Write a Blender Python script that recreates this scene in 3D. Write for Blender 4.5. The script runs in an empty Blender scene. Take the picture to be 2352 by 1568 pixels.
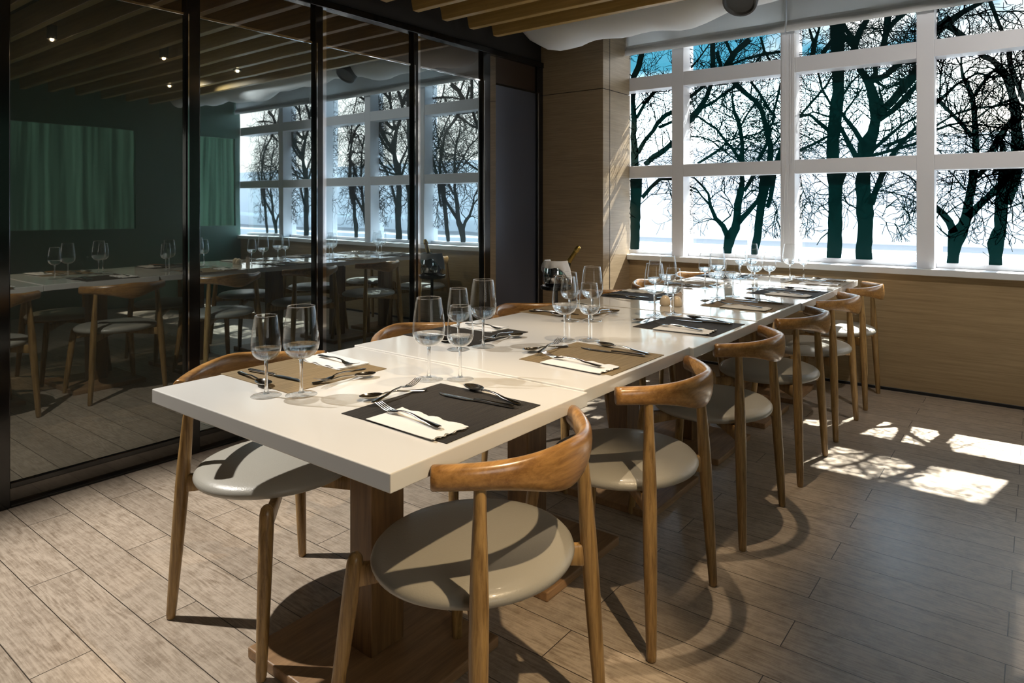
import bpy, math, random
from mathutils import Vector
R = math.radians
random.seed(7)
S = bpy.context.scene
COL = S.collection

# ------------------------------------------------------------------ camera
cd = bpy.data.cameras.new('camera'); cam = bpy.data.objects.new('camera', cd); COL.objects.link(cam)
cam.location = (0, 0, 1.23); cam.rotation_euler = (R(90), 0, R(37.8))
cd.sensor_width = 36; cd.lens = 1559 / 2352 * 36; cd.shift_y = -312 / 2352
cd.clip_start = 0.02; cd.clip_end = 300
S.camera = cam
S.view_settings.view_transform = 'Standard'; S.view_settings.look = 'None'
S.view_settings.exposure = 0.10; S.view_settings.gamma = 1.0
S.view_settings.use_curve_mapping = False
S.cycles.transparent_max_bounces = 40; S.cycles.max_bounces = 18; S.cycles.transmission_bounces = 18; S.cycles.glossy_bounces = 8

# ------------------------------------------------------------------ world + sun
W = bpy.data.worlds.new('world'); S.world = W; W.use_nodes = True
nt = W.node_tree; nt.nodes.clear()
tc = nt.nodes.new('ShaderNodeTexCoord'); sx = nt.nodes.new('ShaderNodeSeparateXYZ')
nt.links.new(tc.outputs['Generated'], sx.inputs[0])
cr = nt.nodes.new('ShaderNodeValToRGB')
cr.color_ramp.elements[0].position = 0.0; cr.color_ramp.elements[0].color = (0.9, 0.96, 1, 1)
cr.color_ramp.elements[1].position = 1.0; cr.color_ramp.elements[1].color = (0.09, 0.20, 0.36, 1)
e = cr.color_ramp.elements.new(0.13); e.color = (0.78, 0.93, 1, 1)
e = cr.color_ramp.elements.new(0.19); e.color = (0.012, 0.058, 0.085, 1)
e = cr.color_ramp.elements.new(0.26); e.color = (0.013, 0.058, 0.088, 1)
e = cr.color_ramp.elements.new(0.36); e.color = (0.55, 0.72, 0.92, 1)
nt.links.new(sx.outputs['Z'], cr.inputs[0])
nz = nt.nodes.new('ShaderNodeTexNoise'); nz.inputs['Scale'].default_value = 5; nz.inputs['Detail'].default_value = 4
nt.links.new(tc.outputs['Generated'], nz.inputs['Vector'])
ma = nt.nodes.new('ShaderNodeMath'); ma.operation = 'MULTIPLY_ADD'      # clouds thicken to the right
nt.links.new(sx.outputs['X'], ma.inputs[0]); ma.inputs[1].default_value = 0.55; nt.links.new(nz.outputs['Fac'], ma.inputs[2])
cr2 = nt.nodes.new('ShaderNodeValToRGB')
cr2.color_ramp.elements[0].position = 0.40; cr2.color_ramp.elements[0].color = (0, 0, 0, 1)
cr2.color_ramp.elements[1].position = 0.58; cr2.color_ramp.elements[1].color = (1, 1, 1, 1)
nt.links.new(ma.outputs[0], cr2.inputs[0])
mx = nt.nodes.new('ShaderNodeMixRGB'); mx.inputs[2].default_value = (.42, 0.38, 0.35, 1)
nt.links.new(cr2.outputs[0], mx.inputs[0]); nt.links.new(cr.outputs[0], mx.inputs[1])
bg = nt.nodes.new('ShaderNodeBackground'); bg.inputs[1].default_value = 8.0
ow = nt.nodes.new('ShaderNodeOutputWorld')
nt.links.new(mx.outputs[0], bg.inputs[0]); nt.links.new(bg.outputs[0], ow.inputs[0])

sl = bpy.data.lights.new('sun', 'SUN'); sun = bpy.data.objects.new('sun', sl); COL.objects.link(sun)
sl.energy = 30; sl.angle = R(0.55); sl.color = (1.0, 0.97, 0.93)
sun.rotation_euler = Vector((-0.21, -1.0, -1.143)).to_track_quat('-Z', 'Y').to_euler()

# ceiling halogen spots: position, aim, power, cone
SPOTS = [((-2.90, 0.55, 2.44), (-1.95, 1.08, 0.5), 300, 74, (1, .96, .90)),
         ((0.16, 0.95, 2.44), (-1.08, 1.22, 0.5), 165, 36, (1, .76, .47)),
         ((-0.97, 1.85, 2.44), (-1.35, 1.75, 0.7), 70, 52, (1, .80, .56)),
         ((-0.97, 2.65, 2.44), (-1.38, 2.75, 0.7), 70, 52, (1, .80, .56)),
         ((-0.97, 3.30, 2.44), (-1.7, 4.1, 0.9), 55, 60, (1, .80, .56)),
         ((0.30, 3.30, 2.44), (-0.75, 5.10, 1.45), 62, 95, (1, .93, .87))]

# ------------------------------------------------------------------ helpers
class MB:
    def __init__(s): s.v = []; s.f = []
    def add(s, vs, fs):
        o = len(s.v); s.v += [tuple(v) for v in vs]; s.f += [tuple(i + o for i in f) for f in fs]; return s
    def box(s, x0, x1, y0, y1, z0, z1):
        return s.add([(x0,y0,z0),(x1,y0,z0),(x1,y1,z0),(x0,y1,z0),(x0,y0,z1),(x1,y0,z1),(x1,y1,z1),(x0,y1,z1)],
                     [(0,3,2,1),(4,5,6,7),(0,1,5,4),(1,2,6,5),(2,3,7,6),(3,0,4,7)])
    def lathe(s, prof, cx=0, cy=0, n=32, sxy=(1, 1), z0=0):
        vs = []; fs = []
        for (r, z) in prof:
            for k in range(n):
                a = 2 * math.pi * k / n
                vs.append((cx + r * sxy[0] * math.cos(a), cy + r * sxy[1] * math.sin(a), z + z0))
        for i in range(len(prof) - 1):
            for k in range(n):
                a = i * n + k; b = i * n + (k + 1) % n
                fs.append((a, b, b + n, a + n))
        return s.add(vs, fs)
    def sweep(s, pts, hw, hh, n=12, up=(0, 0, 1), sq=2.0, cap=True):
        """pts centre line; hw half width (sideways), hh half height (up); sq superellipse exponent"""
        P = [Vector(p) for p in pts]; m = len(P); vs = []; fs = []; up = Vector(up)
        if not hasattr(hw, '__len__'): hw = [hw] * m
        if not hasattr(hh, '__len__'): hh = [hh] * m
        for i in range(m):
            t = (P[min(i + 1, m - 1)] - P[max(i - 1, 0)]).normalized()
            sd = t.cross(up).normalized(); u = sd.cross(t).normalized()
            for k in range(n):
                a = 2 * math.pi * k / n; c = math.cos(a); q = math.sin(a)
                cc = math.copysign(abs(c) ** (2 / sq), c); qq = math.copysign(abs(q) ** (2 / sq), q)
                vs.append(P[i] + sd * hw[i] * cc + u * hh[i] * qq)
        for i in range(m - 1):
            for k in range(n):
                a = i * n + k; b = i * n + (k + 1) % n
                fs.append((a, b, b + n, a + n))
        if cap:
            fs.append(tuple(range(n - 1, -1, -1))); fs.append(tuple((m - 1) * n + k for k in range(n)))
        return s.add(vs, fs)
    def build(s, name, mat, parent=None, smooth=False, bevel=0, seg=2):
        me = bpy.data.meshes.new(name); me.from_pydata(s.v, [], s.f); me.validate(); me.update()
        o = bpy.data.objects.new(name, me); COL.objects.link(o)
        if mat: me.materials.append(mat)
        if parent: o.parent = parent
        if smooth:
            for p in me.polygons: p.use_smooth = True
            me.set_sharp_from_angle(angle=R(smooth if smooth > 1 else 50))
        if bevel:
            b = o.modifiers.new('bevel', 'BEVEL'); b.width = bevel; b.segments = seg; b.limit_method = 'ANGLE'
        return o

def tag(o, label=None, cat=None, group=None, kind=None):
    if label: o['label'] = label
    if cat: o['category'] = cat
    if group: o['group'] = group
    if kind: o['kind'] = kind
    return o
def empty(name, loc=(0, 0, 0), rz=0):
    o = bpy.data.objects.new(name, None); COL.objects.link(o); o.location = loc; o.rotation_euler = (0, 0, rz)
    o.empty_display_size = .05; return o
def copy_tree(o, parent=None):
    kids = list(o.children); c = o.copy(); COL.objects.link(c); c.parent = parent
    for k in kids: copy_tree(k, c)
    return c

# ------------------------------------------------------------------ materials
def mat(name):
    m = bpy.data.materials.new(name); m.use_nodes = True
    return m, m.node_tree, m.node_tree.nodes['Principled BSDF']
def pbr(name, col, rough=.5, metal=0, spec=.5, coat=0, noise=0, scale=60):
    m, t, b = mat(name)
    b.inputs['Base Color'].default_value = (*col, 1); b.inputs['Roughness'].default_value = rough
    b.inputs['Metallic'].default_value = metal; b.inputs['Specular IOR Level'].default_value = spec
    b.inputs['Coat Weight'].default_value = coat; b.inputs['Coat Roughness'].default_value = .08
    if noise:
        n = t.nodes.new('ShaderNodeTexNoise'); n.inputs['Scale'].default_value = scale; n.inputs['Detail'].default_value = 4
        c = t.nodes.new('ShaderNodeTexCoord'); t.links.new(c.outputs['Object'], n.inputs['Vector'])
        bp = t.nodes.new('ShaderNodeBump'); bp.inputs['Strength'].default_value = noise; bp.inputs['Distance'].default_value = .002
        t.links.new(n.outputs['Fac'], bp.inputs['Height']); t.links.new(bp.outputs[0], b.inputs['Normal'])
    return m
def wood(name, c1, c2, scale, rough=.4, coat=0, bump=.15, rings=0.5, spec=.5, loc=(0, 0, 0)):
    """scale = 3 numbers, small along the grain"""
    m, t, b = mat(name); N = t.nodes; L = t.links
    tc = N.new('ShaderNodeTexCoord'); mp = N.new('ShaderNodeMapping'); mp.inputs['Scale'].default_value = scale
    mp.inputs['Location'].default_value = loc
    L.new(tc.outputs['Object'], mp.inputs['Vector'])
    n1 = N.new('ShaderNodeTexNoise'); n1.inputs['Scale'].default_value = 1; n1.inputs['Detail'].default_value = 6; n1.inputs['Roughness'].default_value = .65
    n1.inputs['Distortion'].default_value = .4
    L.new(mp.outputs[0], n1.inputs['Vector'])
    n2 = N.new('ShaderNodeTexNoise'); n2.inputs['Scale'].default_value = .18; n2.inputs['Detail'].default_value = 2
    L.new(mp.outputs[0], n2.inputs['Vector'])
    mu = N.new('ShaderNodeMath'); mu.operation = 'MULTIPLY'; mu.inputs[1].default_value = 16; L.new(n2.outputs['Fac'], mu.inputs[0])
    fr = N.new('ShaderNodeMath'); fr.operation = 'SINE'; L.new(mu.outputs[0], fr.inputs[0])
    mm = N.new('ShaderNodeMath'); mm.operation = 'MULTIPLY_ADD'; mm.inputs[1].default_value = .12 * rings; L.new(fr.outputs[0], mm.inputs[0]); L.new(n1.outputs['Fac'], mm.inputs[2])
    cr = N.new('ShaderNodeValToRGB'); cr.color_ramp.elements[0].position = .32; cr.color_ramp.elements[1].position = .68
    cr.color_ramp.elements[0].color = (*c1, 1); cr.color_ramp.elements[1].color = (*c2, 1)
    L.new(mm.outputs[0], cr.inputs[0]); L.new(cr.outputs[0], b.inputs['Base Color'])
    b.inputs['Roughness'].default_value = rough; b.inputs['Coat Weight'].default_value = coat; b.inputs['Coat Roughness'].default_value = .15
    b.inputs['Specular IOR Level'].default_value = spec
    bp = N.new('ShaderNodeBump'); bp.inputs['Strength'].default_value = bump; bp.inputs['Distance'].default_value = .001
    L.new(mm.outputs[0], bp.inputs['Height']); L.new(bp.outputs[0], b.inputs['Normal'])
    return m

M = {}
M['wood_leg'] = wood('oak_leg', (.16, .086, .026), (.39, .235, .085), (150, 150, 9), .38, .25, .3, .8)
M['wood_rail'] = wood('oak_rail', (.20, .092, .026), (.43, .225, .072), (95, 7, 95), .28, .5, .12, .5)
M['pedestal'] = wood('pedestal_wood', (.10, .050, .018), (.22, .12, .045), (60, 60, 4), .42, .1, .2)
M['base'] = wood('pedestal_base_wood', (.20, .11, .05), (.36, .21, .10), (60, 5, 60), .45, 0, .2)
M['veneer'] = wood('column_veneer', (.225, .162, .095), (.34, .252, .155), (4, 4, 110), .42, .1, .1, .3)
M['sillwall'] = wood('panel_veneer', (.28, .195, .10), (.40, .29, .158), (3, 3, 90), .45, .05, .1, .3)
M['slat'] = wood('slat_wood', (.29, .18, .055), (.45, .29, .10), (2, 60, 60), .45, .1, .1)
M['fascia'] = pbr('fascia_brown', (.035, .02, .012), .35)
M['leather'] = pbr('seat_leather', (.33, .31, .265), .36, noise=.25, scale=220, coat=.1)
M['quartz'] = pbr('white_quartz', (.63, .61, .575), .08, spec=.6, coat=.3)
M['steel'] = pbr('cutlery_steel', (.62, .60, .57), .12, 1)
M['chrome'] = pbr('chrome', (.75, .77, .8), .05, 1)
M['black'] = pbr('black_gloss', (.006, .006, .007), .12, spec=.6)
M['blackmatte'] = pbr('black_matte', (.01, .01, .011), .5)
M['napkin'] = pbr('napkin_paper', (.62, .61, .59), .9, noise=.3, scale=300)
M['ceramic'] = pbr('cream_ceramic', (.72, .60, .45), .25)
M['palepink'] = pbr('pale_ceramic', (.62, .50, .42), .4)
M['frame'] = pbr('window_frame_paint', (.74, .75, .79), .45, noise=.05)
M['sill'] = pbr('white_sill', (.72, .74, .76), .35)
M['ceiling'] = pbr('dark_ceiling', (.018, .013, .010), .8)
M['roomwall'] = pbr('room_wall', (.09, .075, .06), .7)
M['cloth'] = pbr('white_cloth', (.78, .79, .82), .85, noise=.2, scale=200)
M['gold'] = pbr('gold_foil', (.72, .50, .14), .28, 1)
M['bottle'] = pbr('dark_green_bottle', (.004, .012, .006), .06)
M['ground'] = pbr('terrace_paving', (.24, .255, .27), .8)
M['whitewall'] = pbr('white_render', (.62, .68, .74), .8)
M['ventgrey'] = pbr('grey_metal', (.06, .063, .066), .5, .2)
M['cord'] = pbr('white_cord', (.65, .65, .65), .6)

def glassmat(name, tint, f0, power, gain):
    m, t, b = mat(name); N = t.nodes; L = t.links; N.remove(b)
    lw = N.new('ShaderNodeLayerWeight'); lw.inputs[0].default_value = .5
    pw = N.new('ShaderNodeMath'); pw.operation = 'POWER'; pw.inputs[1].default_value = power; L.new(lw.outputs['Facing'], pw.inputs[0])
    ma = N.new('ShaderNodeMath'); ma.operation = 'MULTIPLY_ADD'; ma.inputs[1].default_value = gain; ma.inputs[2].default_value = f0; L.new(pw.outputs[0], ma.inputs[0])
    tr = N.new('ShaderNodeBsdfTransparent'); tr.inputs[0].default_value = (*tint, 1)
    gl = N.new('ShaderNodeBsdfGlossy'); gl.inputs['Roughness'].default_value = .01; gl.inputs[0].default_value = (1, 1, 1, 1)
    mi = N.new('ShaderNodeMixShader'); L.new(ma.outputs[0], mi.inputs[0]); L.new(tr.outputs[0], mi.inputs[1]); L.new(gl.outputs[0], mi.inputs[2])
    L.new(mi.outputs[0], N['Material Output'].inputs[0]); return m
M['pane'] = glassmat('window_glass', (.96, .985, .98), .03, 5, .5)
M['bowl'] = glassmat('wine_glass_bowl', (.985, .988, .988), .010, 3.6, .85)
def refr(name, ior, tint, k):
    m, t, b = mat(name); N = t.nodes; L = t.links; N.remove(b)
    g = N.new('ShaderNodeBsdfGlass'); g.inputs['IOR'].default_value = ior; g.inputs['Roughness'].default_value = 0; g.inputs[0].default_value = (*tint, 1)
    tr = N.new('ShaderNodeBsdfTransparent'); mi = N.new('ShaderNodeMixShader'); mi.inputs[0].default_value = k
    L.new(tr.outputs[0], mi.inputs[1]); L.new(g.outputs[0], mi.inputs[2]); L.new(mi.outputs[0], N['Material Output'].inputs[0]); return m
M['rimglass'] = glassmat('wine_glass_rim', (.9, .9, .9), .30, 1.5, .5)
M['stem'] = refr('wine_glass_stem', 1.5, (1, 1, 1), .75)
M['water'] = refr('water', 1.33, (1, 1, 1), .42)

def mirror_panel(name, base, refl, tint, rough=.015):
    m, t, b = mat(name); N = t.nodes; L = t.links
    b.inputs['Base Color'].default_value = (*base, 1); b.inputs['Roughness'].default_value = .25
    gl = N.new('ShaderNodeBsdfGlossy'); gl.inputs['Roughness'].default_value = rough; gl.inputs[0].default_value = (*tint, 1)
    mi = N.new('ShaderNodeMixShader'); mi.inputs[0].default_value = refl
    # very slight waviness of the sheet
    n = N.new('ShaderNodeTexNoise'); n.inputs['Scale'].default_value = 1.3; tc = N.new('ShaderNodeTexCoord'); L.new(tc.outputs['Object'], n.inputs['Vector'])
    bp = N.new('ShaderNodeBump'); bp.inputs['Strength'].default_value = .05; bp.inputs['Distance'].default_value = .02
    L.new(n.outputs['Fac'], bp.inputs['Height']); L.new(bp.outputs[0], gl.inputs['Normal'])
    L.new(b.outputs[0], mi.inputs[1]); L.new(gl.outputs[0], mi.inputs[2]); L.new(mi.outputs[0], N['Material Output'].inputs[0]); return m
M['panel_a'] = mirror_panel('smoked_glass', (.014, .018, .016), .16, (.95, 1, .95))
M['panel_b'] = mirror_panel('tinted_glass', (.010, .016, .020), .40, (.78, .94, 1))
M['panel_c'] = mirror_panel('satin_blue_panel', (.050, .056, .078), .07, (.8, .85, 1), .35)
M['transom'] = mirror_panel('dark_transom_glass', (.006, .005, .004), .22, (1, .92, .85), .01)
M['plinth'] = mirror_panel('dark_plinth', (.012, .009, .006), .10, (1, .95, .9), .08)

def decal():
    m, t, b = mat('tree_print'); N = t.nodes; L = t.links
    b.inputs['Base Color'].default_value = (.001, .010, .010, 1); b.inputs['Roughness'].default_value = .35; b.inputs['Specular IOR Level'].default_value = .2
    tl = N.new('ShaderNodeBsdfTranslucent'); tl.inputs[0].default_value = (.0, .0016, .0015, 1)
    ad = N.new('ShaderNodeAddShader'); L.new(b.outputs[0], ad.inputs[0]); L.new(tl.outputs[0], ad.inputs[1])
    L.new(ad.outputs[0], N['Material Output'].inputs[0]); return m
M['decal'] = decal()
def fabric(name, col, trans, stain=False):
    m, t, b = mat(name); N = t.nodes; L = t.links
    b.inputs['Base Color'].default_value = (*col, 1); b.inputs['Roughness'].default_value = .9
    tl = N.new('ShaderNodeBsdfTranslucent'); tl.inputs[0].default_value = (*col, 1)
    mi = N.new('ShaderNodeMixShader'); mi.inputs[0].default_value = trans
    tc = N.new('ShaderNodeTexCoord'); n = N.new('ShaderNodeTexNoise'); n.inputs['Scale'].default_value = 500; L.new(tc.outputs['Object'], n.inputs['Vector'])
    bp = N.new('ShaderNodeBump'); bp.inputs['Strength'].default_value = .2; bp.inputs['Distance'].default_value = .001
    L.new(n.outputs['Fac'], bp.inputs['Height']); L.new(bp.outputs[0], b.inputs['Normal'])
    L.new(b.outputs[0], mi.inputs[1]); L.new(tl.outputs[0], mi.inputs[2]); L.new(mi.outputs[0], N['Material Output'].inputs[0]); return m
M['blind'] = fabric('blind_fabric', (.84, .84, .83), .5)
M['duct'] = fabric('duct_fabric', (.88, .89, .90), .25)

def weave(name, c1, c2):
    m, t, b = mat(name); N = t.nodes; L = t.links
    tc = N.new('ShaderNodeTexCoord'); mp = N.new('ShaderNodeMapping'); mp.inputs['Scale'].default_value = (1, 1, 1); L.new(tc.outputs['Object'], mp.inputs[0])
    w1 = N.new('ShaderNodeTexWave'); w1.bands_direction = 'X'; w1.inputs['Scale'].default_value = 90
    w2 = N.new('ShaderNodeTexWave'); w2.bands_direction = 'Y'; w2.inputs['Scale'].default_value = 70
    L.new(mp.outputs[0], w1.inputs[0]); L.new(mp.outputs[0], w2.inputs[0])
    mu = N.new('ShaderNodeMath'); mu.operation = 'MULTIPLY'; L.new(w1.outputs['Fac'], mu.inputs[0]); L.new(w2.outputs['Fac'], mu.inputs[1])
    n = N.new('ShaderNodeTexNoise'); mp2 = N.new('ShaderNodeMapping'); mp2.inputs['Scale'].default_value = (220, 5, 1); L.new(tc.outputs['Object'], mp2.inputs[0]); L.new(mp2.outputs[0], n.inputs['Vector']); n.inputs['Scale'].default_value = 1
    ad = N.new('ShaderNodeMath'); ad.operation = 'MULTIPLY_ADD'; ad.inputs[1].default_value = .55; L.new(mu.outputs[0], ad.inputs[0]); L.new(n.outputs['Fac'], ad.inputs[2])
    cr = N.new('ShaderNodeValToRGB'); cr.color_ramp.elements[0].position = .35; cr.color_ramp.elements[1].position = .95
    cr.color_ramp.elements[0].color = (*c1, 1); cr.color_ramp.elements[1].color = (*c2, 1)
    L.new(ad.outputs[0], cr.inputs[0]); L.new(cr.outputs[0], b.inputs['Base Color']); b.inputs['Roughness'].default_value = .7; b.inputs['Specular IOR Level'].default_value = .25
    bp = N.new('ShaderNodeBump'); bp.inputs['Strength'].default_value = .5; bp.inputs['Distance'].default_value = .001
    L.new(mu.outputs[0], bp.inputs['Height']); L.new(bp.outputs[0], b.inputs['Normal']); return m
M['mat_black'] = weave('black_weave', (.006, .005, .004), (.036, .030, .024))
M['mat_tan'] = weave('tan_weave', (.11, .075, .032), (.26, .19, .105))

def floor_mat():
    m, t, b = mat('plank_floor'); N = t.nodes; L = t.links
    tc = N.new('ShaderNodeTexCoord'); mp = N.new('ShaderNodeMapping'); mp.inputs['Location'].default_value = (2.57 + 10, -.92 + 14.8, 0)
    L.new(tc.outputs['Object'], mp.inputs[0])
    br = N.new('ShaderNodeTexBrick'); br.offset = .5; br.squash = 1
    br.inputs['Scale'].default_value = 1; br.inputs['Brick Width'].default_value = 1.0; br.inputs['Row Height'].default_value = .148
    br.inputs['Mortar Size'].default_value = .0016; br.inputs['Mortar Smooth'].default_value = .3; br.inputs['Bias'].default_value = 0
    br.inputs['Color1'].default_value = (0, 0, 0, 1); br.inputs['Color2'].default_value = (1, 1, 1, 1); br.inputs['Mortar'].default_value = (.5, .5, .5, 1)
    L.new(mp.outputs[0], br.inputs['Vector'])
    # offset the grain per plank
    sc = N.new('ShaderNodeVectorMath'); sc.operation = 'SCALE'; sc.inputs['Scale'].default_value = 37; L.new(br.outputs['Color'], sc.inputs[0])
    ad = N.new('ShaderNodeVectorMath'); ad.operation = 'ADD'; L.new(tc.outputs['Object'], ad.inputs[0]); L.new(sc.outputs[0], ad.inputs[1])
    m1 = N.new('ShaderNodeMapping'); m1.inputs['Scale'].default_value = (9, 150, 9); L.new(ad.outputs[0], m1.inputs[0])
    n1 = N.new('ShaderNodeTexNoise'); n1.inputs['Scale'].default_value = 1; n1.inputs['Detail'].default_value = 7; n1.inputs['Roughness'].default_value = .7; n1.inputs['Distortion'].default_value = .6; L.new(m1.outputs[0], n1.inputs['Vector'])
    m2 = N.new('ShaderNodeMapping'); m2.inputs['Scale'].default_value = (1.6, 9, 1); L.new(ad.outputs[0], m2.inputs[0])
    n2 = N.new('ShaderNodeTexNoise'); n2.inputs['Scale'].default_value = 1; n2.inputs['Detail'].default_value = 2.5; L.new(m2.outputs[0], n2.inputs['Vector'])
    mu = N.new('ShaderNodeMath'); mu.operation = 'MULTIPLY'; mu.inputs[1].default_value = 95; L.new(n2.outputs['Fac'], mu.inputs[0])
    si = N.new('ShaderNodeMath'); si.operation = 'SINE'; L.new(mu.outputs[0], si.inputs[0])
    # cathedral rings only here and there
    n3 = N.new('ShaderNodeTexNoise'); n3.inputs['Scale'].default_value = 2.2; n3.inputs['Detail'].default_value = 3; L.new(ad.outputs[0], n3.inputs['Vector'])
    rg = N.new('ShaderNodeMapRange'); rg.inputs['From Min'].default_value = .47; rg.inputs['From Max'].default_value = .62; rg.inputs['To Min'].default_value = 0; rg.inputs['To Max'].default_value = .075; L.new(n3.outputs['Fac'], rg.inputs['Value'])
    mr = N.new('ShaderNodeMath'); mr.operation = 'MULTIPLY'; L.new(si.outputs[0], mr.inputs[0]); L.new(rg.outputs[0], mr.inputs[1])
    a1 = N.new('ShaderNodeMath'); L.new(mr.outputs[0], a1.inputs[0]); L.new(n1.outputs['Fac'], a1.inputs[1])
    n4 = N.new('ShaderNodeTexNoise'); n4.inputs['Scale'].default_value = 22; n4.inputs['Detail'].default_value = 8; n4.inputs['Roughness'].default_value = .75; L.new(ad.outputs[0], n4.inputs['Vector'])
    a2 = N.new('ShaderNodeMath'); a2.operation = 'MULTIPLY_ADD'; a2.inputs[1].default_value = .75; L.new(n4.outputs['Fac'], a2.inputs[0]); L.new(a1.outputs[0], a2.inputs[2])
    cr = N.new('ShaderNodeValToRGB'); cr.color_ramp.elements[0].position = .62; cr.color_ramp.elements[1].position = 1.06
    cr.color_ramp.elements[0].color = (.23, .174, .122, 1); cr.color_ramp.elements[1].color = (.485, .398, .31, 1)
    L.new(a2.outputs[0], cr.inputs[0])
    hs = N.new('ShaderNodeMapRange'); hs.inputs['To Min'].default_value = .90; hs.inputs['To Max'].default_value = 1.08; L.new(br.outputs['Color'], hs.inputs['Value'])
    vm = N.new('ShaderNodeVectorMath'); vm.operation = 'SCALE'; L.new(cr.outputs[0], vm.inputs[0]); L.new(hs.outputs[0], vm.inputs['Scale'])
    mo = N.new('ShaderNodeMixRGB'); mo.inputs[2].default_value = (.05, .038, .028, 1); L.new(br.outputs['Fac'], mo.inputs[0]); L.new(vm.outputs[0], mo.inputs[1])
    L.new(mo.outputs[0], b.inputs['Base Color'])
    rr = N.new('ShaderNodeMapRange'); rr.inputs['To Min'].default_value = .22; rr.inputs['To Max'].default_value = .42; L.new(n4.outputs['Fac'], rr.inputs['Value']); L.new(rr.outputs[0], b.inputs['Roughness'])
    b.inputs['Specular IOR Level'].default_value = .5
    bp = N.new('ShaderNodeBump'); bp.inputs['Strength'].default_value = .35; bp.inputs['Distance'].default_value = .001
    L.new(a2.outputs[0], bp.inputs['Height'])
    bp2 = N.new('ShaderNodeBump'); bp2.invert = True; bp2.inputs['Strength'].default_value = .6; bp2.inputs['Distance'].default_value = .002
    L.new(br.outputs['Fac'], bp2.inputs['Height']); L.new(bp.outputs[0], bp2.inputs['Normal']); L.new(bp2.outputs[0], b.inputs['Normal'])
    return m
M['floor'] = floor_mat()

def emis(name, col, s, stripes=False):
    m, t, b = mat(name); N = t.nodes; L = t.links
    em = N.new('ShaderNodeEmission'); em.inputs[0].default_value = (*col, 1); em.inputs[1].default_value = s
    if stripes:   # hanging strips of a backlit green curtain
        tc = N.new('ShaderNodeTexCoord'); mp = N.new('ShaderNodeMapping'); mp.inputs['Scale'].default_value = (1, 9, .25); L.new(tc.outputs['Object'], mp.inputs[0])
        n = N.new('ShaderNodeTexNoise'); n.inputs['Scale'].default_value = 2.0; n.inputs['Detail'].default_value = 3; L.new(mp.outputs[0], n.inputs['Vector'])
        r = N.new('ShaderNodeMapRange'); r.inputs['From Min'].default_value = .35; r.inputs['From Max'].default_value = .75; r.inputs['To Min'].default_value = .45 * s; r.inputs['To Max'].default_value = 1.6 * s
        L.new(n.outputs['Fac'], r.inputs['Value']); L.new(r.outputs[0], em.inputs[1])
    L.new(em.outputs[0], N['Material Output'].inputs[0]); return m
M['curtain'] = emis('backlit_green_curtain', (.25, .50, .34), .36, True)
M['bulb'] = emis('halogen_bulb', (1, .74, .42), 60)

# ------------------------------------------------------------------ the room
XL, YW, XR, YB = -3.32, 5.12, 2.10, -2.4
H_HEAD = 2.41
def struct(o): o['kind'] = 'structure'; return o
struct(MB().box(-3.7, XR, YB, YW + .02, -.05, 0).build('floor', M['floor']))
struct(MB().box(-3.7, XR + .1, YB - .1, YW + .30, 2.80, 2.88).build('ceiling', M['ceiling']))
struct(MB().box(-3.8, -3.62, YB, YW, 0, 2.80).build('wall_left', M['blackmatte']))
struct(MB().box(-3.62, XR, YB - .1, YB, 0, 2.80).build('wall_rear', M['roomwall']))
# right wall with two broad openings hung with backlit green curtains
wr = MB(); wr.box(XR, XR + .1, YB, 1.5, 0, .95); wr.box(XR, XR + .1, YB, 1.5, 2.15, 2.80); wr.box(XR, XR + .1, 1.5, 5.12, 0, .95); wr.box(XR, XR + .1, 1.5, 5.12, 2.15, 2.80)
wr.box(XR, XR + .1, YB, -1.2, .95, 2.15); wr.box(XR, XR + .1, .4, 2.2, .95, 2.15)
for y0, y1 in ((3.75, 4.35), (5.05, 5.12)): wr.box(XR, XR + .1, y0, y1, .95, 2.15)
struct(MB().box(XR + .05, XR + .056, -1.2, .4, .95, 2.15).build('window_7', M['pane']))
struct(wr.build('wall_right', pbr('green_glow_wall', (.07, .15, .11), .35)))  # soft green glow around the curtains is put into the wall colour
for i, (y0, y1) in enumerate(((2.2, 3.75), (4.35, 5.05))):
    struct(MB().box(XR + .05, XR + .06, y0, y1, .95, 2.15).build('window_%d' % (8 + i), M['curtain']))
# window wall: low panel under the sill, band above the windows
struct(MB().box(-3.6, XR + .1, YW + .002, YW + .16, 0.02, .78).build('wall_back', M['sillwall']))
struct(MB().box(-2.72, XR + .1, YW - .006, YW + .02, 0.0, .018).build('gap_shade_strip', M['blackmatte']))  # shade of the thin gap at the wall foot, painted as a black strip
struct(MB().box(-2.72, XR + .1, YW + .10, YW + .30, 2.66, 2.95).build('trim_2', M['frame']))
struct(MB().box(-2.72, XR + .1, YW - .05, YW + .24, .780, .822).build('trim_1', M['sill'], bevel=.004))
struct(MB().box(-3.7, -2.842, YW + .15, YW + .25, .78, 2.80).build('wall_back', M['roomwall']))
struct(MB().box(-4, 4, YW + .26, YW + .70, 2.77, 2.83).build('added_sun_eave', M['frame']))  # unseen eave outside, added to keep high sun off the top panes
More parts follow.
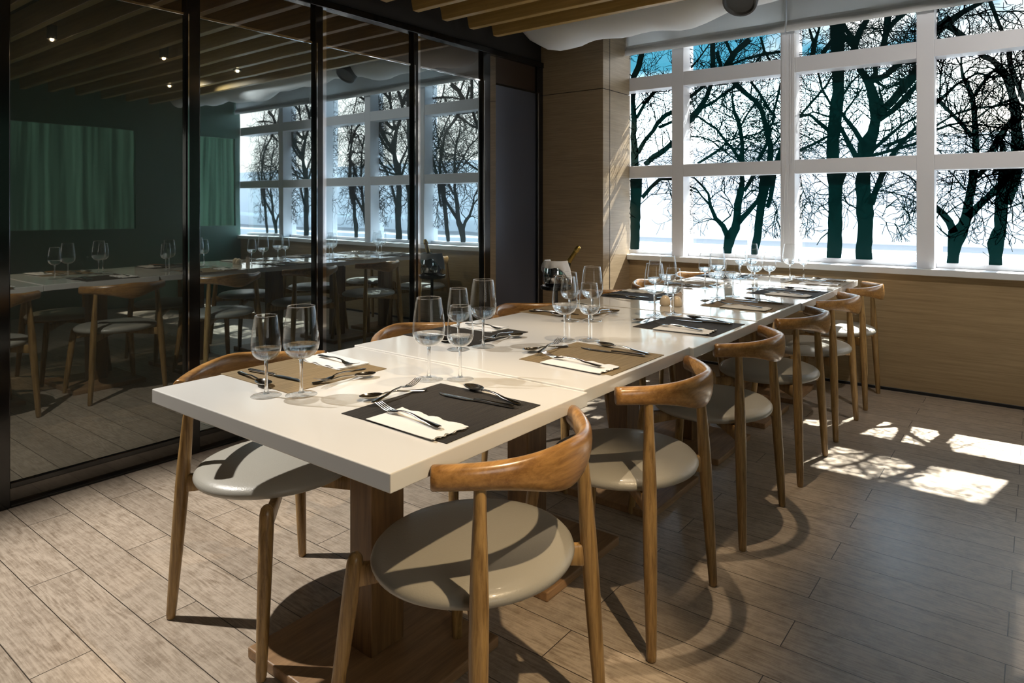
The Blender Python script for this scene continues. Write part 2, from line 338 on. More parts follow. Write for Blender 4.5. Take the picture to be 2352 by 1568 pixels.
# windows: each has its own frame (posts, transoms) and three panes
BX = [-2.72, -2.34, -2.24, -1.49, -1.39, -.63, -.53, .22, .32, 1.07, 1.17, 2.10]
spans = [(-2.84, -2.34), (-2.24, -1.49), (-1.39, -.63), (-.53, .22), (.32, 1.07), (1.17, 2.10)]
ZB = [(.86, 1.46), (1.56, 2.19), (2.30, 2.66)]
for i, (x0, x1) in enumerate(spans):
    w = empty('window_%d' % (i + 1), ((x0 + x1) / 2, YW + .13, .82)); struct(w)
    ox, oy, oz = w.location
    def bx(mb, a, b, c, d, e_, f_): return mb.box(a - ox, b - ox, c - oy, d - oy, e_ - oz, f_ - oz)
    if x1 < 2.0: bx(MB(), x1, x1 + .10, YW, YW + .20, .822, 2.66).build('window_post', M['frame'], w, bevel=.003)
    for (z0, z1) in ((1.46, 1.56), (2.19, 2.30)):
        bx(MB(), x0, x1, YW, YW + .20, z0, z1).build('transom', M['frame'], w, bevel=.003)
    bx(MB(), x0, x1, YW + .10, YW + .17, .822, .855).build('bottom_rail', M['frame'], w, bevel=.003)
    for (z0, z1) in ZB:
        bx(MB(), x0, x1, YW + .130, YW + .136, z0 - .01, z1).build('glass_pane', M['pane'], w)

# corner column clad in veneer
c = empty('wood_column', (-3.0, 4.9, 0)); tag(c, 'brown veneer clad column in the corner between the dark glass wall and windows', 'column')
MB().box(-.32 - .05, .28, -.22, .22, 0, 2.155).build('column_panel', M['veneer'], c, bevel=.002)
MB().box(-.32 - .05, .28, -.22, .22, 2.160, 2.80).build('column_panel', M['veneer'], c, bevel=.002)
MB().box(.279, .2815, -.115, -.110, 0, 2.80).build('joint_strip', M['blackmatte'], c)

# ------------------------------------------------------------------ outside
struct(MB().box(-60, 60, YW + .3, 60, -.35, -.30).build('terrace_ground', M['ground'])); bpy.data.objects['terrace_ground']['kind'] = 'structure'
p = MB().box(-30, 30, 13, 13.25, -.30, .42).build('parapet_wall', M['whitewall']); tag(p, 'low pale parapet wall beyond the windows, seen blurred behind the tree prints', 'wall')
b = empty('building', (0, 30, -.3)); tag(b, 'long pale building across the street behind the tree prints', 'building')
MB().box(-45, 45, 0, 8, 0, 4.2).build('facade', M['whitewall'], b)
M['bwin'] = pbr('blue_grey_glazing', (.62, .70, .80), .3)
for lvl, z in enumerate((1.6, )):
    for k in range(13):
        x = -26 + k * 3.4
        MB().box(x, x + 2.2, -.05, 0, z, z + (1.0 if lvl == 0 else 1.2)).build('building_window', M['bwin'], b)
M['rail'] = pbr('pale_blue_rail', (.55, .65, .72), .5)
r = empty('street_railing', (0, 19, -.3)); tag(r, 'blurred pale blue grey railing outside between parapet and building', 'railing')
MB().box(-30, 30, -.05, .05, 1.0, 1.15).build('top_rail', M['rail'], r)
for k in range(9): MB().box(-13 + k * 2.2, -12.8 + k * 2.2, -.06, .06, 0, 1.0).build('post', M['rail'], r)

# ------------------------------------------------------------------ tree prints on the window glass
AX = R(37.8); FW = (-math.sin(AX), math.cos(AX)); RT = (math.cos(AX), math.sin(AX)); YD = YW + .126
def onglass(px, py):
    t = (px - 1176) / 1559; dx = FW[0] + RT[0] * t; dy = FW[1] + RT[1] * t; z = YD / dy
    return (dx * z, 1.23 - (py - 472) * z / 1559, z / 1559)
ZM = {'A': (1440, 0, 4.7525), 'B': (1440, 300, 4.7525), 'C': (1820, 0, 4.127), 'D': (1820, 370, 5.807), 'E': (2100, 0, 4.127), 'F': (2100, 360, 5.226)}
T = [
 # 1 left edge tree
 ["B 85,1335,108 90,1000,118 95,800,125 100,640,138 105,500,150 85,380,95 85,250,92 72,50,66 A 78,1300,72 65,1100,52 70,1000,58 75,840,70 130,720,76 165,560,70 190,430,60",
  "B 165,730,48 260,620,42 370,520,42 495,525,40", "B 120,240,60 200,100,46 290,0,46 A 330,1350,56 420,1260,52 520,1210,48",
  "B 195,375,60 290,285,62 400,220,60 520,110,56", "A 105,1290,40 200,1120,40 290,1010,44 400,940,34 470,850,24", "A 350,1390,36 495,1330,28", "A 85,1210,20 200,1080,15 300,1020,10",
  "A 60,1020,14 240,980,10 420,1000,8", "B 150,800,10 260,700,9 470,680,8", "B 470,520,16 520,560,14"],
 # 2 forked tree, second pane
 ["B 1088,1385,84 1100,1280,98 1120,1180,124 1185,1060,96 1200,940,84 1210,800,82 1240,680,76 1260,560,52 1255,480,48 1255,330,54 1260,160,44 1240,0,40 A 1240,1420,40 1220,1330,48 1170,1220,38 1150,1080,20 1150,940,13",
  "B 1110,1180,64 1050,1040,56 970,960,46 910,820,36 890,690,28 820,600,24 740,520,18 640,480,14", "B 1210,1000,74 1320,890,52 1430,760,50 1480,650,60",
  "B 900,800,20 820,720,18 760,640,18 680,605,14 620,600,10", "B 1240,330,46 1140,180,30 1080,120,26 1000,10,26 A 980,1410,26 860,1330,22 760,1260,20 700,1240,14",
  "B 770,360,28 900,280,30 1020,200,28 1100,110,18 1240,70,16 1400,40,20 1490,0,20", "B 690,60,14 820,70,14 940,120,14 1020,200,12", "B 1000,230,14 1140,190,14 1260,195,14 1440,240,14",
  "B 1270,740,18 1360,650,16 1440,660,16", "B 1280,660,40 1340,560,44 1385,480,44", "A 1240,1380,22 1310,1250,20 1400,1130,24", "A 1170,1290,14 1060,1240,10 960,1190,9",
  "B 1030,1010,16 1130,930,14 1150,870,10", "B 920,300,10 1060,350,9", "B 1200,320,12 1120,270,11 1040,200,9", "B 1170,860,10 1100,730,10 1030,640,8"],
 # 3 arching tree, second pane
 ["B 1385,1400,62 1400,1280,84 1425,1150,88 1440,1000,84 1460,850,86 1485,700,92 1500,600,120 1515,480,120 1560,330,72 1570,180,58 1540,60,62 A 1540,1540,62 1530,1430,56 1505,1330,50 1470,1200,52 1400,1100,50 1300,1020,50 1200,930,62 1080,740,90 1180,570,66 1340,430,70",
  "B 1530,840,46 1570,720,48 1590,600,54 1600,480,60 1640,330,56 1700,160,50", "A 1210,930,40 1080,1010,32 950,1110,30 800,1190,36", "A 640,1360,60 700,1300,80 790,1190,72 870,1060,52 915,930,50 945,830,46 940,740,58 935,560,58 935,400,56",
  "A 640,1080,38 700,1050,40 850,930,38 940,850,30", "A 1350,890,30 1450,1020,30 1530,1160,30 1590,1240,26", "A 1680,900,26 1640,1080,26 1600,1230,24 1590,1340,26 1530,1430,32",
  "B 1430,330,44 1520,160,36 1560,40,30", "A 980,560,38 1020,700,42", "A 1100,720,26 1300,640,22 1500,590,40 1700,560,24", "A 1460,400,22 1500,560,30 1400,690,22", "A 1510,580,26 1570,670,20", "A 1080,450,30 1140,580,32",
  "A 700,740,22 800,620,18 900,480,14", "B 1600,160,24 1680,50,20", "B 1580,730,14 1640,860,12 1640,980,9"],
 # 4 straight trunk, third pane
 ["D 545,1370,186 555,1200,182 572,900,180 572,600,166 572,320,176 590,170,240 C 385,1500,112 380,1350,108 400,1200,118 420,1000,114 435,850,104 435,680,108 430,500,112 430,380,132 430,200,140",
  "C 350,1240,44 240,1150,30 170,1090,24 70,1085,18 -40,1060,14", "C 40,1440,30 190,1370,26 340,1290,22", "C 60,1110,24 200,950,22 330,800,20 385,700,18", "C 370,1000,22 280,840,20 245,690,18", "C 360,1110,18 200,1060,16 60,1120,12",
  "C 480,900,22 560,780,18 650,690,16", "C 480,1090,22 560,980,18 650,850,14", "C 190,540,50 220,380,32 255,270,22", "C 280,510,40 390,370,42", "C 160,270,18 200,400,30 190,500,30", "C 480,330,40 580,440,50",
  "C 310,1400,12 200,1330,12 70,1260,10", "D 480,352,13 380,270,11 270,175,13", "D 480,362,9 380,380,9 220,480,11 80,555,9", "D 480,572,8 370,600,8 200,540,8 110,460,7", "D 475,950,16 380,1030,12 325,1120,10",
  "D 110,200,12 120,320,10 180,470,9", "D 660,430,8 760,430,8 830,400,7", "D 660,500,9 760,590,9"],
 # 5 leaning trunk, third pane
 ["D 955,1395,200 948,1200,206 965,1000,180 975,850,186 972,700,214 960,560,205 945,400,170 935,280,180 950,160,160 C 685,1500,122 700,1380,156 765,1260,100 790,1130,92 785,1000,112 750,850,84 700,740,72 640,660,52 600,560,60 580,470,60 610,370,60 650,280,58 710,180,54",
  "C 800,1085,74 920,985,70 1040,850,80 1180,680,90 1260,560,80", "C 820,1135,50 950,1050,50 1080,920,58 1190,790,40", "C 740,770,60 890,715,50 1020,600,50", "C 720,770,50 790,700,46 780,570,40 860,440,54 890,300,54 905,150,64",
  "C 690,1390,52 590,1230,44 500,1120,34 470,1070,28", "C 610,1500,50 540,1370,46 465,1220,38", "C 740,1440,42 900,1300,30 1030,1190,26 1190,1100,22", "C 750,1480,30 950,1420,28 1180,1360,28", "C 860,1390,20 1000,1340,34 1180,1260,30", "C 930,1490,46 1020,1370,38 1190,1190,30",
  "C 900,290,50 970,200,50 1060,130,40", "C 590,380,50 520,300,40 490,230,30", "C 680,265,13 870,270,12", "C 920,300,12 1200,295,10", "C 770,760,26 900,840,24 1020,780,24", "C 860,1010,24 830,870,22",
  "D 1050,580,84 1100,420,76 1150,290,70 1215,140,82", "D 1130,375,15 1300,410,15 1440,450,15 1660,545,12", "D 1290,590,8 1660,640,8", "D 1450,150,20 1560,200,20 1660,290,26", "D 1100,680,7 1250,815,8 1360,830,7 1560,950,9 1660,975,8",
  "D 865,632,18 740,570,14 650,495,10", "D 1260,600,8 1260,440,9 1230,300,9", "D 1420,1020,6 1560,945,8 1660,920,7", "D 1200,740,10 1250,620,8"],
 # 6 forked tree, fourth pane
 ["F 455,1362,136 465,1200,120 485,1050,142 520,930,196 590,820,130 632,700,112 650,550,92 680,400,86 700,280,90 712,160,92 E 585,1470,56 580,1250,54 570,1080,44 550,920,44 500,800,38 460,720,30 445,620,18 445,480,16",
  "F 480,910,92 420,780,82 340,680,76 240,600,76 150,520,60", "F 640,720,92 760,600,76 900,470,74 1040,330,88", "F 740,305,20 830,245,18 930,210,18 1040,215,18", "F 750,250,50 845,150,52", "F 430,972,22 330,890,16 235,790,13", "F 890,230,11 850,400,11 770,560,9",
  "F 620,400,22 540,310,18 480,230,16 400,160,15", "F 380,690,16 480,610,13 580,550,11", "E 570,910,30 640,800,28 720,700,28 770,650,20", "E 545,1290,42 450,1180,34 370,1090,30 240,965,34 170,930,30",
  "E 190,990,42 320,880,28 400,800,24 465,765,24", "E 380,1085,20 550,1030,22", "E 180,1240,26 330,1185,22 430,1165,20 570,1150,16", "E 190,1200,20 340,1110,18", "E 570,1025,20 740,1010,20 890,955,24", "E 600,1115,17 720,1020,16 890,985,20", "E 600,1180,13 850,1220,14",
  "E 240,960,14 250,700,14 270,600,12", "E 480,760,20 600,690,20 740,730,22 840,720,20", "F 350,480,12 440,400,11 600,340,10", "F 340,470,11 260,570,14", "E 600,1280,16 700,1275,16 790,1310,18"],
 # 7 right edge tree
 ["F 965,1387,126 975,1200,134 972,1050,164 1030,850,122 1045,650,134 1055,450,124 1090,300,140 1110,160,170 E 990,1470,124 970,1250,84 960,1050,82 930,900,62 890,750,72 820,650,56 740,570,50 640,530,42 560,440,40 460,340,52 330,250,60",
  "F 1110,570,92 1190,380,80 1250,140,92", "E 960,1110,60 860,1220,56 790,1340,70 730,1460,52", "E 830,1330,40 845,1460,50", "E 1045,960,42 960,750,46 910,620,44 900,480,44 830,290,32 790,200,30 725,30,36", "E 1040,1100,30 990,1140,34",
  "E 200,310,60 340,200,72 470,110,52 620,30,42", "E 340,160,60 230,240,42", "E 770,110,12 1060,105,11", "E 470,150,11 700,120,11", "E 870,740,26 780,680,20", "E 940,960,20 1040,1000,22", "F 1080,940,8 1140,1010,7 1180,1140,6", "F 900,1110,8 810,1050,6", "F 910,1210,8 820,1140,6", "F 1270,300,12 1300,460,11 1310,640,9", "E 940,640,18 1060,600,16"],
]
def parse(sr):
    out = []; z = None
    for tk in sr.split():
        if tk in ZM: z = ZM[tk]; continue
        a, b_, w_ = map(float, tk.split(','))
        X, Z, s = onglass(z[0] + a / z[2], z[1] + b_ / z[2]); out.append((X, Z, w_ / z[2] * s * .5))
    return out
def ribbon(mb, pts):
    # pts (x, z, halfwidth); knotty outline with small jitter
    P = []
    for i in range(len(pts) - 1):
        a, b_ = pts[i], pts[i + 1]; n = max(1, int(math.hypot(b_[0] - a[0], b_[1] - a[1]) / .035))
        for k in range(n):
            u = k / n; P.append([a[j] * (1 - u) + b_[j] * u for j in range(3)])
    P.append(list(pts[-1])); vs = []; fs = []
    for i, p_ in enumerate(P):
        q0 = P[max(0, i - 1)]; q1 = P[min(len(P) - 1, i + 1)]; dx, dz = q1[0] - q0[0], q1[1] - q0[1]; l = math.hypot(dx, dz) or 1
        nx, nz_ = -dz / l, dx / l; h1 = p_[2] * random.uniform(.93, 1.08); h2 = p_[2] * random.uniform(.93, 1.08)
        vs += [(p_[0] + nx * h1, 0, p_[1] + nz_ * h1), (p_[0] - nx * h2, 0, p_[1] - nz_ * h2)]
        if i: o = 2 * i; fs.append((o - 2, o - 1, o + 1, o))
    mb.add(vs, fs); return P
def twig(mb, x, z, a, ln, w_, d, droop):
    pts = [(x, z, w_)]; n = max(3, int(ln / .028)); st = ln / n
    for k in range(n):
        a += random.uniform(-.28, .28) + droop * .05 * (-1 if math.cos(a) > 0 else 1)
        x += math.cos(a) * st; z += math.sin(a) * st
        if z < .98 or z > 2.75: break
        ww = max(.0017, w_ * (1 - .75 * (k + 1) / n)); pts.append((x, z, ww))
        if d > 0 and random.random() < .62:
            twig(mb, x, z, a + random.choice((-1, 1)) * random.uniform(.5, 1.1), ln * random.uniform(.28, .6), max(.0017, ww * .72), d - 1, droop)
    if len(pts) > 1: ribbon(mb, pts)
tree_labels = ['black tree silhouette at the far left window edge beside the veneer column',
 'black forked tree silhouette with a Y shaped trunk on the second window pane',
 'black slanting tree silhouette with arching branches beside the cord, second window pane',
 'black straight thick tree trunk silhouette on the left of the third window',
 'black wavy tree trunk silhouette right of the straight trunk, third window',
 'teal black forked tree silhouette with a Y shaped trunk on the rightmost window',
 'teal black leaning tree silhouette at the right edge of the picture']
tree_objs = []
for i, strokes in enumerate(T):
    mb = MB()
    for si_, sr in enumerate(strokes):
        q_ = parse(sr)
        if si_ and q_[-1][2] > .002:      # let the limb run out to a point
            (xa, za, wa), (xb, zb, wb) = q_[-2], q_[-1]; l_ = math.hypot(xb - xa, zb - za) or 1; k_ = min(.16, 7 * wb)
            if zb > 1.0: q_.append((xb + (xb - xa) / l_ * k_, zb + (zb - za) / l_ * k_, .001))
        P = ribbon(mb, q_); acc = 0
        for k in range(1, len(P)):
            dx, dz = P[k][0] - P[k-1][0], P[k][1] - P[k-1][1]; acc += math.hypot(dx, dz)
            x, z, w_ = P[k]
            if z < 1.06: acc = 0; continue
            gap = .044 if z > 2.2 else .048
            if z < 1.5: gap = .055
            while acc > gap:
                acc -= gap; a = math.atan2(dz, dx) + random.choice((-1, 1)) * random.uniform(.45, 1.2)
                if z < 1.4 and w_ > .03 and random.random() < .5: continue
                twig(mb, x, z, a, random.uniform(.10, .34), random.uniform(.0026, .0052), 2, 1.0 if z < 1.6 else .2)
    o = mb.build('tree_silhouette', M['decal']); o.location = (0, YD, 0)
    tag(o, tree_labels[i], 'tree', 'tree silhouettes printed on the windows'); tree_objs.append(o)
for src, dx, lb in ((3, 1.715, 'straight thick tree silhouette on the first window right of the picture edge'), (4, 1.715, 'wavy tree silhouette on the first window right of the picture edge'),
                    (1, 3.36, 'forked tree silhouette on the last window before the right wall'), (2, 3.36, 'arching tree silhouette on the last window before the right wall')):
    o = tree_objs[src].copy(); COL.objects.link(o); o.location = (dx, YD, 0); o['label'] = 'black ' + lb

# ------------------------------------------------------------------ roman blinds
def blind(x0, x1, label):
    b = empty('roman_blind', ((x0 + x1) / 2, YW - .07, 2.47)); tag(b, label, 'blind', 'roman blinds above the windows')
    w2 = (x1 - x0) / 2; vs = []; fs = []; nx, nzz = 40, 14
    for j in range(nzz):
        for i in range(nx):
            u = i / (nx - 1); v = j / (nzz - 1)
            y = .012 * math.sin(u * 9 + v * 2) * (1 - v) * .7 + .006 * math.sin(u * 31 + 1)
            vs.append((-w2 + 2 * w2 * u, y, .035 + v * .29))
    for j in range(nzz - 1):
        for i in range(nx - 1): a = j * nx + i; fs.append((a, a + 1, a + nx + 1, a + nx))
    o = MB().add(vs, fs).build('blind_fabric', M['blind'], b, smooth=True); so = o.modifiers.new('thick', 'SOLIDIFY'); so.thickness = .003
    for k in range(3):   # stacked folds at the bottom
        MB().box(-w2, w2, -.022 + k * .010, -.012 + k * .010, .0 + k * .018, .045 + k * .02).build('fold', M['blind'], b, bevel=.004)
    MB().box(-w2, w2, -.02, .02, .32, .33).build('head_rail', M['frame'], b)
    return b
blind(-2.715, -1.435, 'raised white roman blind over the left windows beside the veneer column')
blind(-1.425, .40, 'raised white roman blind over the windows at the right of the picture')
blind(.41, 2.08, 'raised white roman blind by the right wall, outside the picture')
# cords with a bead loop hanging where the two blinds meet
cd_ = empty('blind_cord', (-1.44, YW - .045, 2.47)); tag(cd_, 'thin white blind cords with a bead loop hanging before the middle window post', 'cord')
MB().sweep([(0, 0, .30), (.002, 0, 0), (.0, 0, -.45), (.001, 0, -.95)], .0016, .0016, 6, (0, 1, 0)).build('pull_cord', M['cord'], cd_)
MB().sweep([(.055, 0, .0), (.055, 0, -.5), (.055, 0, -.98), (.062, 0, -1.0), (.070, 0, -.98), (.070, 0, -.5), (.070, 0, 0)], .0014, .0014, 6, (0, 1, 0)).build('lift_cord', M['cord'], cd_)
lp = [(0.0, 0, -.95)] + [(.012 + .034 * -math.cos(a) * (1 if True else 0), 0, -1.60 - .06 * math.sin(a)) for a in [math.pi * k / 10 for k in range(11)]] + [(.018, 0, -1.3), (.004, 0, -.95)]
MB().sweep(lp, .0015, .0015, 6, (0, 1, 0)).build('bead_loop', M['cord'], cd_)

# ------------------------------------------------------------------ fabric duct under the ceiling
dk = empty('fabric_air_duct', (0, 4.22, 2.56)); tag(dk, 'long sagging white fabric air duct hanging below the ceiling slats', 'air duct')
pts = []; rr = []; n = 70
for i in range(n + 1):
    x = -3.12 + i * (2.0 + 3.12) / n; u = i / n
    r_ = .125 + .018 * math.sin(x * 2.3 + .6) + .010 * math.sin(x * 6.1) + .006 * math.sin(x * 13)
    if i < 5: r_ *= (.55, .80, .93, 1.0, 1.02)[i]
    pts.append((x, 0, .125 - r_)); rr.append(r_)
o = MB().sweep(pts, rr, rr, 28).build('duct_sleeve', M['duct'], dk, smooth=True)
tex = bpy.data.textures.new('wrinkle', 'CLOUDS'); tex.noise_scale = .22
dm = o.modifiers.new('wr', 'DISPLACE'); dm.texture = tex; dm.strength = .022; dm.mid_level = .5; dm.texture_coords = 'LOCAL'
nz_ = MB(); prof = [(.0, -.064), (.080, -.066), (.090, -.080), (.100, -.080), (.104, -.070), (.104, 0), (.0, 0)]
o = nz_.lathe(prof, n=32).build('outlet_nozzle', M['ventgrey'], dk, smooth=True); o.location = (-1.44, -.055, -.035); o.rotation_euler = (R(-38), R(0), 0)

# ------------------------------------------------------------------ slatted ceiling
first = None
for k in range(13):
    y = 3.80 - .265 * k
    if first is None:
        mb = MB(); x0, x1 = 0, 4.9
        mb.add([(x0 - .00, -.025, 0), (x1, -.025, 0), (x1, .025, 0), (x0 - .00, .025, 0), (x0 - .03, -.030, .16), (x1, -.030, .16), (x1, .030, .16), (x0 - .03, .030, .16)],
               [(0,3,2,1),(4,5,6,7),(0,1,5,4),(1,2,6,5),(2,3,7,6),(3,0,4,7)])
        o = mb.build('ceiling_slat', M['slat'], bevel=.004); first = o
    else: o = first.copy(); COL.objects.link(o)
    o.location = (-3.10, y, 2.45)
    words = ['nearest the fabric duct', 'second from the fabric duct', 'third from the fabric duct', 'fourth from the fabric duct', 'fifth from the fabric duct', 'sixth from the fabric duct', 'seventh from the fabric duct', 'eighth from the fabric duct',
             'ninth from the fabric duct', 'tenth from the fabric duct', 'eleventh from the fabric duct', 'twelfth from the fabric duct', 'farthest from the fabric duct']
    tag(o, 'tan wooden ceiling slat, ' + words[k], 'ceiling slat', 'parallel wooden slats under the ceiling')

# ------------------------------------------------------------------ ceiling spots
wd = ['above the dark glass wall near the camera', 'above the aisle right of the table', 'above the near half of the table', 'above the middle of the table', 'above the far half of the table', 'above the aisle facing the windows']
for i, (loc, aim, pw, cone, lcol) in enumerate(SPOTS):
    s_ = empty('ceiling_spotlight', loc); tag(s_, 'small black ceiling spotlight with warm bulb ' + wd[i], 'spotlight', 'ceiling spotlights')
    o = MB().lathe([(.0, .10), (.034, .10), (.034, .0), (.030, 0), (.028, .03), (0, .03)], n=20).build('lamp_housing', M['blackmatte'], s_, smooth=40)
    MB().lathe([(0, -.014), (.008, -.012), (.013, -.004), (.013, .004), (.008, .012), (0, .03)], n=16).build('bulb', M['bulb'], o, smooth=True)
    MB().lathe([(.004, .34), (.004, .10)], n=8).build('mounting_rod', M['blackmatte'], s_, smooth=True)
    l_ = bpy.data.lights.new('halogen', 'SPOT'); l_.energy = pw; l_.color = lcol; l_.spot_size = R(cone); l_.spot_blend = .6; l_.shadow_soft_size = .018
    lo = bpy.data.objects.new('halogen_light', l_); COL.objects.link(lo); lo.parent = s_; lo.location = (0, 0, -.04)
    lo.rotation_euler = (Vector(aim) - Vector(loc)).to_track_quat('-Z', 'Y').to_euler()

# ------------------------------------------------------------------ dark glass partition (left)
PY = [(.93, 1.65), (1.72, 2.40), (2.49, 3.18), (3.26, 3.90), (4.07, 4.60)]
plab = ['large dark smoked glass panel nearest the camera, left edge', 'dark tinted glass panel, second from the left', 'dark tinted glass panel, third from the left, mirroring the windows',
        'narrow tinted glass panel, fourth from the left, mirroring bare trees', 'satin dark blue panel beside the black jamb, behind the ice bucket']
for i, (y0, y1) in enumerate(PY):
    m_ = (M['panel_a'], M['panel_b'], M['panel_b'], M['panel_b'], M['panel_c'])[i]
    g = empty('glass_panel', (XL, (y0 + y1) / 2, 0)); tag(g, plab[i], 'glass panel', 'panels of the dark glass wall'); h = (y1 - y0) / 2
    MB().box(-.03, 0, -h, h, .10, 2.165).build('glass_sheet', m_, g)
    MB().box(-.03, .012, -h, h, .075, .10).build('bottom_rail', M['black'], g, bevel=.004)
    MB().box(-.03, .005, -h, h, 2.165, 2.18).build('top_rail', M['chrome'] if i < 4 else M['black'], g, bevel=.002)
    MB().box(-.035, -.004, -h, h, 2.18, 2.385).build('transom_pane', M['transom'] if i < 4 else M['fascia'], g)
posts = [(.30, .93, None), (1.65, 1.72, None), (2.40, 2.455, (2.455, 2.49)), (3.18, 3.225, (3.225, 3.26)), (3.90, 3.985, (3.985, 4.07)), (4.60, 4.68, None)]
pl = ['wide black gloss post at the left edge of the picture', 'black gloss post between the first and second glass panels', 'black post with chrome strip between second and third glass panels', 'black post with chrome strip between third and fourth glass panels',
      'black post with chrome strip beside the satin blue panel', 'black jamb between the satin blue panel and the veneer column']
for i, (y0, y1, st) in enumerate(posts):
    g = empty('partition_post', (XL, (y0 + y1) / 2, 0)); tag(g, pl[i], 'post', 'posts of the dark glass wall'); yc = (y0 + y1) / 2
    pb = MB().box(-.06, .022, y0 - yc, y1 - yc, 0, H_HEAD).build('post_body', M['black'], g, bevel=.005, seg=3)
    MB().box(.018, .027, y0 - yc + .006, y0 - yc + .012, .08, 2.17).build('edge_bead', M['chrome'], pb)
    if st: MB().box(-.03, .004, st[0] - yc, st[1] - yc, .0, H_HEAD).build('mirror_strip', M['chrome'], g)
g = empty('partition_header', (XL, 2.7, H_HEAD - .025)); tag(g, 'long black header rail along the top of the dark glass wall', 'rail')
MB().box(-.06, .03, -2.4, 1.98, 0, .045).build('header_beam', M['black'], g, bevel=.004)
MB().box(-.06, -.0, -2.4, 1.98, .045, .36).build('header_fascia', M['ceiling'], g)
g = empty('partition_plinth', (XL, 2.7, 0)); tag(g, 'dark glossy plinth along the foot of the glass wall', 'plinth')
MB().box(-.05, -.006, -1.77, 1.98, 0, .074).build('plinth_board', M['plinth'], g)
MB().box(-.006, .020, -1.77, 1.98, 0, .012).build('floor_track', M['black'], g, bevel=.003)

# ------------------------------------------------------------------ tables
TH = .745
TY = [(.835, 1.515), (1.517, 2.200), (2.202, 2.868), (2.870, 3.535), (3.537, 4.200), (4.202, 4.860)]
PC = [1.25, 1.96, 2.66, 3.36, 4.03, 4.62]
tz = [0, .004, .001, .003, .0, .002]; tx = [0, -.012, 0, -.004, .003, 0]
ords = ['nearest', 'second', 'third', 'fourth', 'fifth', 'farthest']
proto = None
for i in range(6):
    y0, y1 = TY[i]
    t = empty('dining_table', (-1.39 + tx[i], (y0 + y1) / 2, 0)); h = (y1 - y0) / 2
    tag(t, 'white topped table on a wooden pedestal, ' + ('nearest the camera' if i == 0 else 'farthest, by the windows' if i == 5 else ords[i] + ' in the row from the camera'), 'table', 'tables pushed together in one long row')
    MB().box(-.464, .464, -h, h, TH - .037 + tz[i], TH + tz[i]).build('tabletop', M['quartz'], t, bevel=.0025, seg=3)
    pc = PC[i] - (y0 + y1) / 2; px_ = -.05
    pp_ = MB().box(px_ - .045, px_ + .045, pc - .058, pc + .058, .030, TH - .037).build('pedestal_post', M['pedestal'], t, bevel=.003)
    MB().box(px_ - .26, px_ + .25, pc - .232, pc + .225, 0.0, .030).build('base_plate', M['base'], t, bevel=.004)
    MB().box(px_ - .18, px_ + .18, pc - .10, pc + .10, TH - .052, TH - .037).build('mounting_plate', M['blackmatte'], pp_)

# ------------------------------------------------------------------ chairs
def make_chair():
    c = empty('dining_chair')
    mb = MB(); pts = []; hw = []; hh = []; n = 56
    for k in range(n + 1):
        s = -.25 + .5 * k / n; q = math.exp(-(s / .113) ** 2)
        pts.append((-.055 + 2.4 * s * s, s, .705 - .012 * q)); hw.append(.0185 - .005 * q); hh.append(.0245 + .0255 * q)
    # softened tips
    for sgn, idx in ((-1, 0), (1, -1)):
        p0 = Vector(pts[idx]); p1 = Vector(pts[idx + 1 if idx == 0 else idx - 1]); d = (p0 - p1).normalized() * .003
        e = tuple(p0 + d)
        if idx == 0: pts.insert(0, e); hw.insert(0, hw[0] * .85); hh.insert(0, hh[0] * .88)
        else: pts.append(e); hw.append(hw[-1] * .85); hh.append(hh[-1] * .88)
    mb.sweep(pts, hw, hh, 20, sq=2.5).build('backrest', M['wood_rail'], c, smooth=60)
    # seat cushion
    prof = [(0, .4705), (.35, .4700), (.60, .4680), (.78, .4645), (.90, .4595), (.96, .4535), (.99, .4460), (1.0, .4385), (.985, .4300), (.95, .4250), (.80, .4225), (0, .4225)]
    o = MB().lathe([(r_, z_) for r_, z_ in prof], n=64, sxy=(.228, .242)).build('seat', M['leather'], c, smooth=80); o.location = (.205, 0, 0)
    for sg in (-1, 1):
        def leg(p0, p1, rad):
            a = Vector(p0); b_ = Vector(p1); P = []; r2 = []
            for t_, r_ in rad: P.append(a.lerp(b_, t_)); r2.append(r_)
            return MB().sweep(P, r2, r2, 18, up=(1, 0, 0)).build('leg', M['wood_leg'], c, smooth=50)
        leg((0, sg * .229, 0), (.030, sg * .184, .687), [(0, .010), (.004, .0125), (.02, .0138), (.15, .0158), (.35, .0185), (.55, .0200), (.66, .0198), (.8, .0170), (.92, .0138), (1, .0125)])
        leg((.455, sg * .215, 0), (.415, sg * .172, .432), [(0, .010), (.006, .0125), (.03, .0140), (.3, .0165), (.6, .0185), (.85, .0195), (.94, .0190), (.975, .016), (.992, .010), (1, .003)])
    for sg in (-1, 1):   # crossing seat rails between rear leg and opposite front leg
        a = Vector((.018, sg * .203, .400)); b_ = Vector((.420, -sg * .176, .378)); P = []; r1 = []; r2 = []
        for k in range(13):
            u = k / 12; p_ = a.lerp(b_, u); p_.z += .012 * math.sin(u * math.pi); P.append(p_); r1.append(.0115); r2.append(.027 - .010 * math.sin(u * math.pi))
        MB().sweep(P, r1, r2, 12, sq=5).build('seat_rail', M['wood_leg'], c, smooth=40)
    return c
RY = [1.190, 1.908, 2.645, 3.350, 4.052, 4.752]
LY = [1.205, 1.93, 2.655, 3.36, 4.07, 4.72]
rl = ['on the right side of the table, nearest the camera', 'second from the camera, on the table\'s right side', 'third from the camera, on the table\'s right side', 'fourth from the camera, on the table\'s right side',
      'fifth from the camera, right side, seat lit by sun', 'last on the right side of the table, by the window wall']
ll = ['on the left side of the table, nearest the camera', 'second from the camera on the left side, before the glass wall', 'third from the camera on the left side, before the glass wall', 'fourth from the camera on the left side, near the column',
      'fifth from the camera on the left side of the table', 'last on the left side of the table, by the windows']
base = make_chair(); used = False
